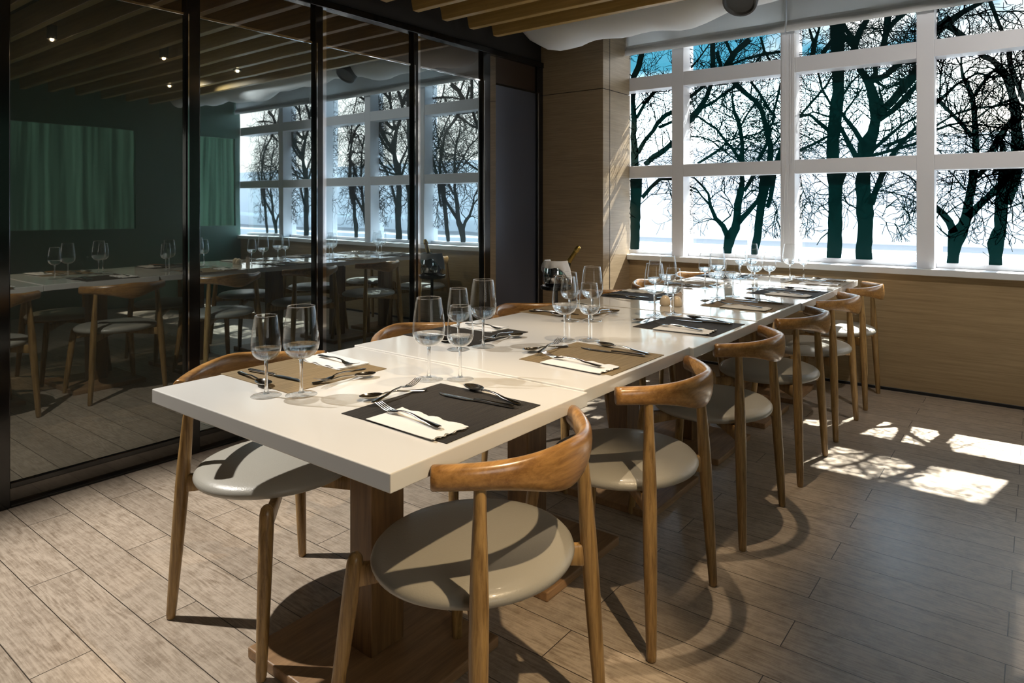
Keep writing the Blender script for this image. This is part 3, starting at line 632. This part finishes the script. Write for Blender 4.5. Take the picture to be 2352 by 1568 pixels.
for i in range(6):
    for side in (0, 1):
        c = base if not used else copy_tree(base); used = True
        if side == 0: c.location = (-.829 + (.0, 0, -.002, .003, 0, .004)[i], RY[i], 0); c.rotation_euler = (0, 0, math.pi + R((.0, .8, -.6, .5, -1, 1)[i])); lb = rl[i]
        else: c.location = (-2.045, LY[i], 0); c.rotation_euler = (0, 0, R((0, .6, -1, .8, -1, .5)[i])); lb = ll[i]
        tag(c, 'curved back oak chair, ' + lb, 'chair', 'chairs along the long table')

# ------------------------------------------------------------------ cutlery
def interp(tab, u):
    for k in range(len(tab) - 1):
        if tab[k][0] <= u <= tab[k + 1][0]:
            f_ = (u - tab[k][0]) / (tab[k + 1][0] - tab[k][0]); f_ = f_ * f_ * (3 - 2 * f_)
            return [tab[k][j] * (1 - f_) + tab[k + 1][j] * f_ for j in range(1, len(tab[k]))]
    return list(tab[-1][1:])
def handle(mb, L0, L1, k=1.0):
    # u, halfwidth, z ; runs along +x
    tab = [(0, .0080, .0035), (.08, .0088, .0035), (.35, .0055, .0055), (.7, .0030, .0105), (.9, .0030, .0100), (1, .0042, .0070)]
    P = []; a = []; b_ = []
    for i in range(25):
        u = i / 24; w_, z_ = interp(tab, u); P.append((L0 + (L1 - L0) * u, 0, z_ * k)); a.append(w_ * (1 if i else .7)); b_.append(.0022 if i else .0012)
    mb.sweep(P, a, b_, 10)
def make_fork(L_=.185, k=1.0):
    o = empty('fork'); mb = MB(); handle(mb, 0, L_ * .66, k)
    x0 = L_ * .66; x1 = L_ * .78
    mb.sweep([(x0 - .004, 0, .0068), (x0 + .006, 0, .0055), (x1 - .004, 0, .0035), (x1, 0, .0036)], [.0040, .0085, .0112, .0112], [.0018, .0014, .0011, .001], 10)
    for j in range(4):
        y = (-.0095, -.0032, .0032, .0095)[j]
        mb.sweep([(x1 - .002, y, .0036), (x1 + .012, y, .0042), (x1 + .028, y * .96, .0075), (L_ - .002, y * .92, .0125), (L_, y * .92, .0130)], [.0019, .0017, .0015, .0011, .0005], [.0012, .0011, .0009, .0007, .0004], 8)
    m_ = mb.build('fork', M['steel'], None, smooth=60); bpy.data.objects.remove(o); return m_
def make_spoon(L_=.180, k=1.0):
    mb = MB(); handle(mb, 0, L_ * .68, k); x0 = L_ * .665; a_ = (L_ - x0) / 2; cx = x0 + a_; n = 24; vs = []; fs = []; rings = 7
    for top in (0, 1):
        for i in range(rings + 1):
            r_ = i / rings
            for q in range(n):
                an = 2 * math.pi * q / n; ex = math.cos(an); ey = math.sin(an); wy = .0195 * (1 + .10 * ex)
                dz = -.0085 * (1 - r_ ** 2.2); vs.append((cx + a_ * r_ * ex, wy * r_ * ey, .0105 + dz + (.0 if top else -.0012 * (1 - .5 * r_))))
    tot = (rings + 1) * n
    for top in (0, 1):
        for i in range(rings):
            for q in range(n):
                A = top * tot + i * n + q; B = top * tot + i * n + (q + 1) % n
                fs.append((A, B, B + n, A + n) if top else (A, A + n, B + n, B))
    for q in range(n):
        A = rings * n + q; B = rings * n + (q + 1) % n; fs.append((A, A + tot, B + tot, B))
    mb.add(vs, fs); return mb.build('spoon', M['steel'], None, smooth=60)
def make_knife(L_=.215):
    mb = MB(); P = []; a = []; b_ = []
    for i in range(17):
        u = i / 16; w_, z_ = interp([(0, .0075, .0045), (.3, .0075, .0045), (.8, .0050, .0045), (1, .0060, .0040)], u); P.append((L_ * .5 * u, 0, z_)); a.append(w_ * (1 if 0 < i else .6)); b_.append(.0040 if i else .002)
    mb.sweep(P, a, b_, 12)
    P = []; a = []; b_ = []
    for i in range(17):
        u = i / 16; w_ = interp([(0, .0055), (.2, .0100), (.7, .0095), (.9, .006), (1, .0008)], u)[0]
        P.append((L_ * .49 + L_ * .51 * u, -.0095 + w_ if u > .15 else 0, .0022)); a.append(w_); b_.append(.0010)
    mb.sweep(P, a, b_, 10); return mb.build('knife', M['steel'], None, smooth=60)
def make_napkin(seed):
    rnd = random.Random(seed); mb = MB(); nx, ny = 44, 22; Lx, Ly = .215, .105
    for lay in range(3):
        ph = rnd.uniform(0, 6); vs = []; fs = []
        for side in (0, 1):
            for j in range(ny):
                for i in range(nx):
                    u = i / (nx - 1); v = j / (ny - 1)
                    sc = .0035 * abs(math.sin(u * math.pi * 4.5 + ph * .2)) ** .6 * v ** 8
                    x = (u - .5) * Lx + .0032 * math.sin(v * 22 + ph) * (u ** 8) + lay * .0009; y = (v - .5) * Ly + sc - .002 * lay
                    z = .0008 + lay * .0012 + .0016 * math.sin(u * 21 + ph) * v ** 5 * (.5 + .5 * lay) + .0022 * abs(math.sin(v * 15 + ph)) * u ** 12 + (.0007 if side else 0)
                    z = max(z, .0004 + lay * .0004 + (.0007 if side else 0))
                    vs.append((x, y, z))
        m = nx * ny
        for side in (0, 1):
            for j in range(ny - 1):
                for i in range(nx - 1):
                    a = side * m + j * nx + i; fs.append((a, a + 1, a + nx + 1, a + nx) if side else (a, a + nx, a + nx + 1, a + 1))
        per = [i for i in range(nx)] + [j * nx + nx - 1 for j in range(1, ny)] + [(ny - 1) * nx + i for i in range(nx - 2, -1, -1)] + [j * nx for j in range(ny - 2, 0, -1)]
        for q in range(len(per)):
            a, b_ = per[q], per[(q + 1) % len(per)]; fs.append((a, b_, b_ + m, a + m))
        mb.add(vs, fs)
    return mb.build('napkin', M['napkin'], None, smooth=40)

# ------------------------------------------------------------------ wine glasses
def make_glass(H, rb, rr_, hs, hb, foot, name):
    """H height, rb widest radius, rr rim radius, hs stem top, hb height of widest point"""
    g = empty(name)
    prof = []; base_r = .0045
    outer = []
    for k in range(13):   # lower bowl
        u = k / 12; a = u * math.pi / 2; outer.append((base_r + (rb - base_r) * math.sin(a) ** .92, hs + (hb - hs) * (1 - math.cos(a))))
    for k in range(1, 15):
        u = k / 14; outer.append((rb + (rr_ - rb) * (u ** 1.7), hb + (H - hb) * u))
    t_ = .0009
    inner = [(max(.0, r_ - t_ - (.0012 if z_ < hs + .01 else 0)), max(z_, hs + .0035) if r_ - t_ < .012 else z_ + .0002) for r_, z_ in outer]
    MB().lathe(outer + [(rr_ - t_ / 2, H + .0004)] + inner[::-1] + [(0, hs + .0035)], n=48).build('bowl', M['bowl'], g, smooth=60)
    MB().lathe([(0, 0), (foot * .96, .0004), (foot, .0012), (foot * .97, .0021), (foot * .55, .0030), (foot * .28, .0046), (0, .0060)], n=44).build('foot', M['bowl'], g, smooth=60)
    st = [(0, .0062), (.0085, .0064), (.0066, .0095), (.0048, .016), (.0038, .030), (.0036, hs * .6), (.0042, hs * .85), (.0058, hs + .001), (.0075, hs + .0035), (0, hs + .0034)]
    MB().lathe(st, n=36).build('stem', M['stem'], g, smooth=60)
    MB().lathe([(rr_ - .0004 + .0007 * math.cos(q * math.pi / 3), H + .0004 + .0007 * math.sin(q * math.pi / 3)) for q in range(7)], n=48).build('rim', M['rimglass'], g, smooth=True)
    hw_ = hb - .004; wp = [(0, hs + .0045)] + [(r_ - t_ - .0006, z_ + .0012) for r_, z_ in outer[1:13] if z_ < hw_ and r_ > .006]
    rt = wp[-1][0] + .0006; wp += [(rt, hw_), (rt - .0015, hw_ - .0006), (0, hw_ - .0006)]
    MB().lathe(wp, n=40).build('water', M['water'], g, smooth=60)
    return g
big = make_glass(.228, .0455, .0345, .094, .134, .040, 'wine_glass')
small = make_glass(.205, .0375, .0280, .092, .126, .038, 'wine_glass')
fork = make_fork(.222); spoon = make_spoon(.215); dfork = make_fork(.195); dspoon = make_spoon(.180); knife = make_knife(.232)
naps = [make_napkin(3 + k) for k in range(3)]
mats = {}
for kind in ('black', 'tan'):
    vs = []; fs = []; n = 16
    o = MB().box(-.1655, .1655, -.1675, .1675, 0, .0016).build('placemat', M['mat_' + kind]); mats[kind] = o
protos = {'big': big, 'small': small, 'fork': fork, 'spoon': spoon, 'dfork': dfork, 'dspoon': dspoon, 'knife': knife, 'nap': naps[0], 'nap1': naps[1], 'nap2': naps[2], 'mat_black': mats['black'], 'mat_tan': mats['tan']}
usedp = set()
def put(key, loc, rz, label, cat, group, tilt=(0, 0)):
    o = protos[key] if key not in usedp else copy_tree(protos[key]); usedp.add(key)
    o.location = loc; o.rotation_euler = (tilt[0], tilt[1], rz); tag(o, label, cat, group); return o
# setting-local frame: u to the diner's right, v away from the diner
RM = [(-1.119, 1.175, 'black'), (-1.117, 1.857, 'tan'), (-1.112, 2.600, 'black'), (-1.113, 3.305, 'tan'), (-1.095, 3.930, 'black'), (-1.090, 4.560, 'tan')]
LM = [(-1.695, 1.197, 'tan'), (-1.700, 1.910, 'black'), (-1.700, 2.625, 'tan'), (-1.700, 3.310, 'black'), (-1.700, 4.010, 'tan'), (-1.700, 4.600, 'black')]
RG = [((-1.342, 1.352), (-1.275, 1.408)), ((-1.332, 2.024), (-1.264, 2.079)), ((-1.336, 2.746), (-1.283, 2.826)), ((-1.333, 3.470), (-1.285, 3.575)), ((-1.320, 4.030), (-1.262, 4.122)), ((-1.290, 4.640), (-1.220, 4.700))]
LG = [((-1.492, 1.043), (-1.554, .982)), ((-1.495, 1.767), (-1.529, 1.679)), ((-1.477, 2.452), (-1.550, 2.392)), ((-1.495, 3.225), (-1.510, 3.110)), ((-1.503, 3.924), (-1.537, 3.820)), ((-1.500, 4.520), (-1.545, 4.440))]
SD = [('right', RM, RG, -1), ('left', LM, LG, 1)]
OW = ['first', 'second', 'third', 'fourth', 'fifth', 'last']
def th(y):
    for i in range(6):
        if TY[i][0] - .003 <= y <= TY[i][1] + .003: return TH + tz[i]
    return TH
for sname, MM, GG, sg in SD:
    for i in range(6):
        cx, cy, col = MM[i]
        where = 'at the %s setting on the table\'s %s side' % (OW[i], sname)
        ztop = max(th(cy - .16), th(cy + .16))
        jr = random.Random(i * 7 + (50 if sg > 0 else 0))
        put('mat_' + col, (cx, cy, ztop + .0002), 0 + R(jr.uniform(-.8, .8)) if sg < 0 else R(jr.uniform(-.8, .8)) + math.pi, 'square woven %s placemat %s' % (col, where), 'placemat', 'woven placemats on the table')
        def W_(u, v, z=0.0): return (cx + sg * v, cy - sg * u, ztop + .0018 + z) if sg > 0 else (cx - v, cy + u, ztop + .0018 + z)
        def ang(u0, v0, u1, v1):
            a = W_(u0, v0); b_ = W_(u1, v1); return math.atan2(b_[1] - a[1], b_[0] - a[0])
        def lay(key, u0, v0, u1, v1, z, label, cat, tilt=(0, 0)):   # handle end -> working end
            return put(key, W_(u0, v0, z), ang(u0, v0, u1, v1), '%s %s' % (label, where), cat, 'cutlery on the table', tilt)
        # napkin with its fork, on the diner's left
        j = lambda s=.006: jr.uniform(-s, s)
        nu = -.120 + j(); nk = ('nap', 'nap1', 'nap2')[i % 3]
        a0 = ang(0, -.1, 0, .1)
        put(nk, W_(nu, -.030 + j(), 0), a0 + math.pi + R(jr.uniform(-4, 4)) , 'folded white paper napkin ' + where, 'napkin', 'folded napkins on the placemats')
        lay('fork', nu - .006 + j(), -.108, nu + .012 + j(.004), .065, .0068, 'steel dinner fork lying on the napkin', 'fork')
        # crossed dessert fork and spoon beyond the plate space
        lay('dspoon', .085 + j(), .146 + j(.004), -.075 + j(), .206 + j(.004), .0004, 'small dessert spoon pointing left', 'spoon')
        lay('dfork', -.095 + j(), .147 + j(.004), .085 + j(), .180 + j(.004), .0062, 'dessert fork crossed over the dessert spoon', 'fork', (0, R(-1.5)))
        # knife and spoon on the diner's right
        lay('knife', .104 + j(), -.132 + j(.003), .080 + j(.004), .085, .0004, 'steel dinner knife', 'knife')
        lay('spoon', .130 + j(.004), -.130 + j(.003), .168 + j(.004), .070, .0004, 'steel soup spoon with a long handle', 'spoon')
        for (gx, gy), key, wdn in ((GG[i][0], 'big', 'large'), (GG[i][1], 'small', 'small')):
            put(key, (gx, gy, th(gy) + .0002 + (.0018 if abs(gx - cx) < .20 and abs(gy - cy) < .20 else 0)), jr.uniform(0, 6), '%s stemmed wine glass holding clear water %s' % (wdn, where), 'wine glass', 'wine glasses on the table')

# ------------------------------------------------------------------ salt, pepper, holder
egg = [(0, 0), (.020, 0), (.0245, .003), (.0265, .012), (.0255, .024), (.021, .037), (.013, .046), (.005, .0495), (0, .050)]
for i, (x, y, lb, holes) in enumerate(((-1.4225, 3.040, 'cream egg shaped salt shaker, left one of the pair at mid table', 3), (-1.366, 3.045, 'cream egg shaped pepper shaker, right one of the pair at mid table', 2))):
    s_ = empty('salt_shaker' if i == 0 else 'pepper_shaker', (x, y, th(y) + .0002)); tag(s_, lb, 'shaker', 'salt and pepper shakers')
    sb_ = MB().lathe(egg, n=36).build('shaker_body', M['ceramic'], s_, smooth=True)
    for k in range(holes):
        a = k * 2 * math.pi / holes; MB().lathe([(0, .0012), (.0011, .0010), (.0012, -.0006)], n=10, cx=.0045 * math.cos(a), cy=.0045 * math.sin(a), z0=.0492).build('pour_hole', M['blackmatte'], sb_)
hd = empty('toothpick_holder', (-1.400, 3.140, th(3.14) + .0002)); tag(hd, 'small pale cylinder toothpick holder behind the cream shakers', 'holder')
MB().lathe([(0, 0), (.016, 0), (.0175, .002), (.0175, .055), (.0155, .055), (.0152, .012), (0, .012)], n=28).build('holder_cup', M['palepink'], hd, smooth=50)
for k in range(9):
    a = k * 2.4; r_ = .009 * ((k % 3) / 2)
    MB().sweep([(r_ * math.cos(a) * .5, r_ * math.sin(a) * .5, .0125), (r_ * math.cos(a) * 1.2, r_ * math.sin(a) * 1.2, .072)], .0009, .0009, 6, (1, 0, 0)).build('toothpick', M['sillwall'], hd)

# ------------------------------------------------------------------ champagne bucket on a stand
bx_, by_ = -2.705, 4.00
st = empty('bucket_stand', (bx_, by_, 0)); tag(st, 'black metal ice bucket stand on the floor beside the dark glass wall', 'stand')
MB().lathe([(0, .0), (.13, .0), (.135, .008), (.12, .016), (.03, .022), (0, .022)], n=40).build('stand_foot', M['black'], st, smooth=50)
MB().lathe([(.012, .02), (.012, .640)], n=16).build('stand_pole', M['black'], st, smooth=True)
MB().lathe([(0, .632), (.085, .632), (.108, .640), (.112, .662), (.106, .664), (.100, .646), (0, .642)], n=40).build('stand_tray', M['black'], st, smooth=50)
bk = empty('ice_bucket', (bx_, by_, .6425)); tag(bk, 'round polished steel ice bucket on the stand with a cloth over its rim', 'ice bucket')
MB().lathe([(0, 0), (.055, 0), (.075, .015), (.090, .05), (.095, .09), (.088, .140), (.078, .185), (.081, .190), (.076, .190), (.074, .183), (.084, .14), (.090, .09), (.084, .05), (.06, .02), (0, .012)], n=48).build('bucket_bowl', M['chrome'], bk, smooth=60)
bt = empty('champagne_bottle', (bx_, by_, .700)); bt.rotation_euler = (R(0), R(34), R(25)); tag(bt, 'dark green champagne bottle with gold foil neck leaning in the ice bucket', 'bottle')
MB().lathe([(0, -.03), (.036, -.03), (.040, -.02), (.040, .085), (.036, .115), (.025, .145), (.018, .160), (0, .160)], n=32).build('bottle_body', M['bottle'], bt, smooth=True)
fn_ = MB().lathe([(.0185, .155), (.0165, .18), (.0145, .245), (.0145, .25)], n=24).build('foil_neck', M['gold'], bt, smooth=True)
MB().lathe([(.0145, .248), (.0190, .254), (.0195, .264), (.0165, .272), (.0170, .278), (.014, .290), (.006, .295), (0, .295)], n=24).build('foil_cap', M['gold'], fn_, smooth=True)
# draped cloth: a band lying over the rim, falling outside on the camera's side
vs = []; fs = []; nu_, nv_ = 40, 22
for j in range(nv_):
    v = j / (nv_ - 1)
    for i in range(nu_):
        u = i / (nu_ - 1); an = R(-205 + 250 * u)
        drop = .045 + .135 * max(0, (u - .55) / .45) ** 1.3 + .10 * max(0, (.30 - u) / .30) ** 1.2 + .008 * math.sin(u * 17)
        if v < .3: q = v / .3; r_ = .068 + .018 * q; z_ = .170 + .030 * math.sin(q * math.pi / 2)
        else:
            q = (v - .3) / .7; z_ = .200 - drop * q; r_ = .086 + .016 * math.sin(min(1, q * 1.3) * math.pi / 2) + .010 * q * math.sin(u * 38) * .6 + .010 * q * (abs(2 * u - 1) ** 3)
        vs.append((r_ * math.cos(an), r_ * math.sin(an), z_))
for j in range(nv_ - 1):
    for i in range(nu_ - 1): a = j * nu_ + i; fs.append((a, a + 1, a + nu_ + 1, a + nu_))
cl = MB().add(vs, fs).build('bucket_cloth', M['cloth'], None, smooth=True); cl.location = (bx_, by_, .6425); cl.rotation_euler = (0, 0, 0)
so = cl.modifiers.new('t', 'SOLIDIFY'); so.thickness = .0025; so.offset = 1
tag(cl, 'white cloth napkin draped over the rim of the ice bucket', 'cloth')
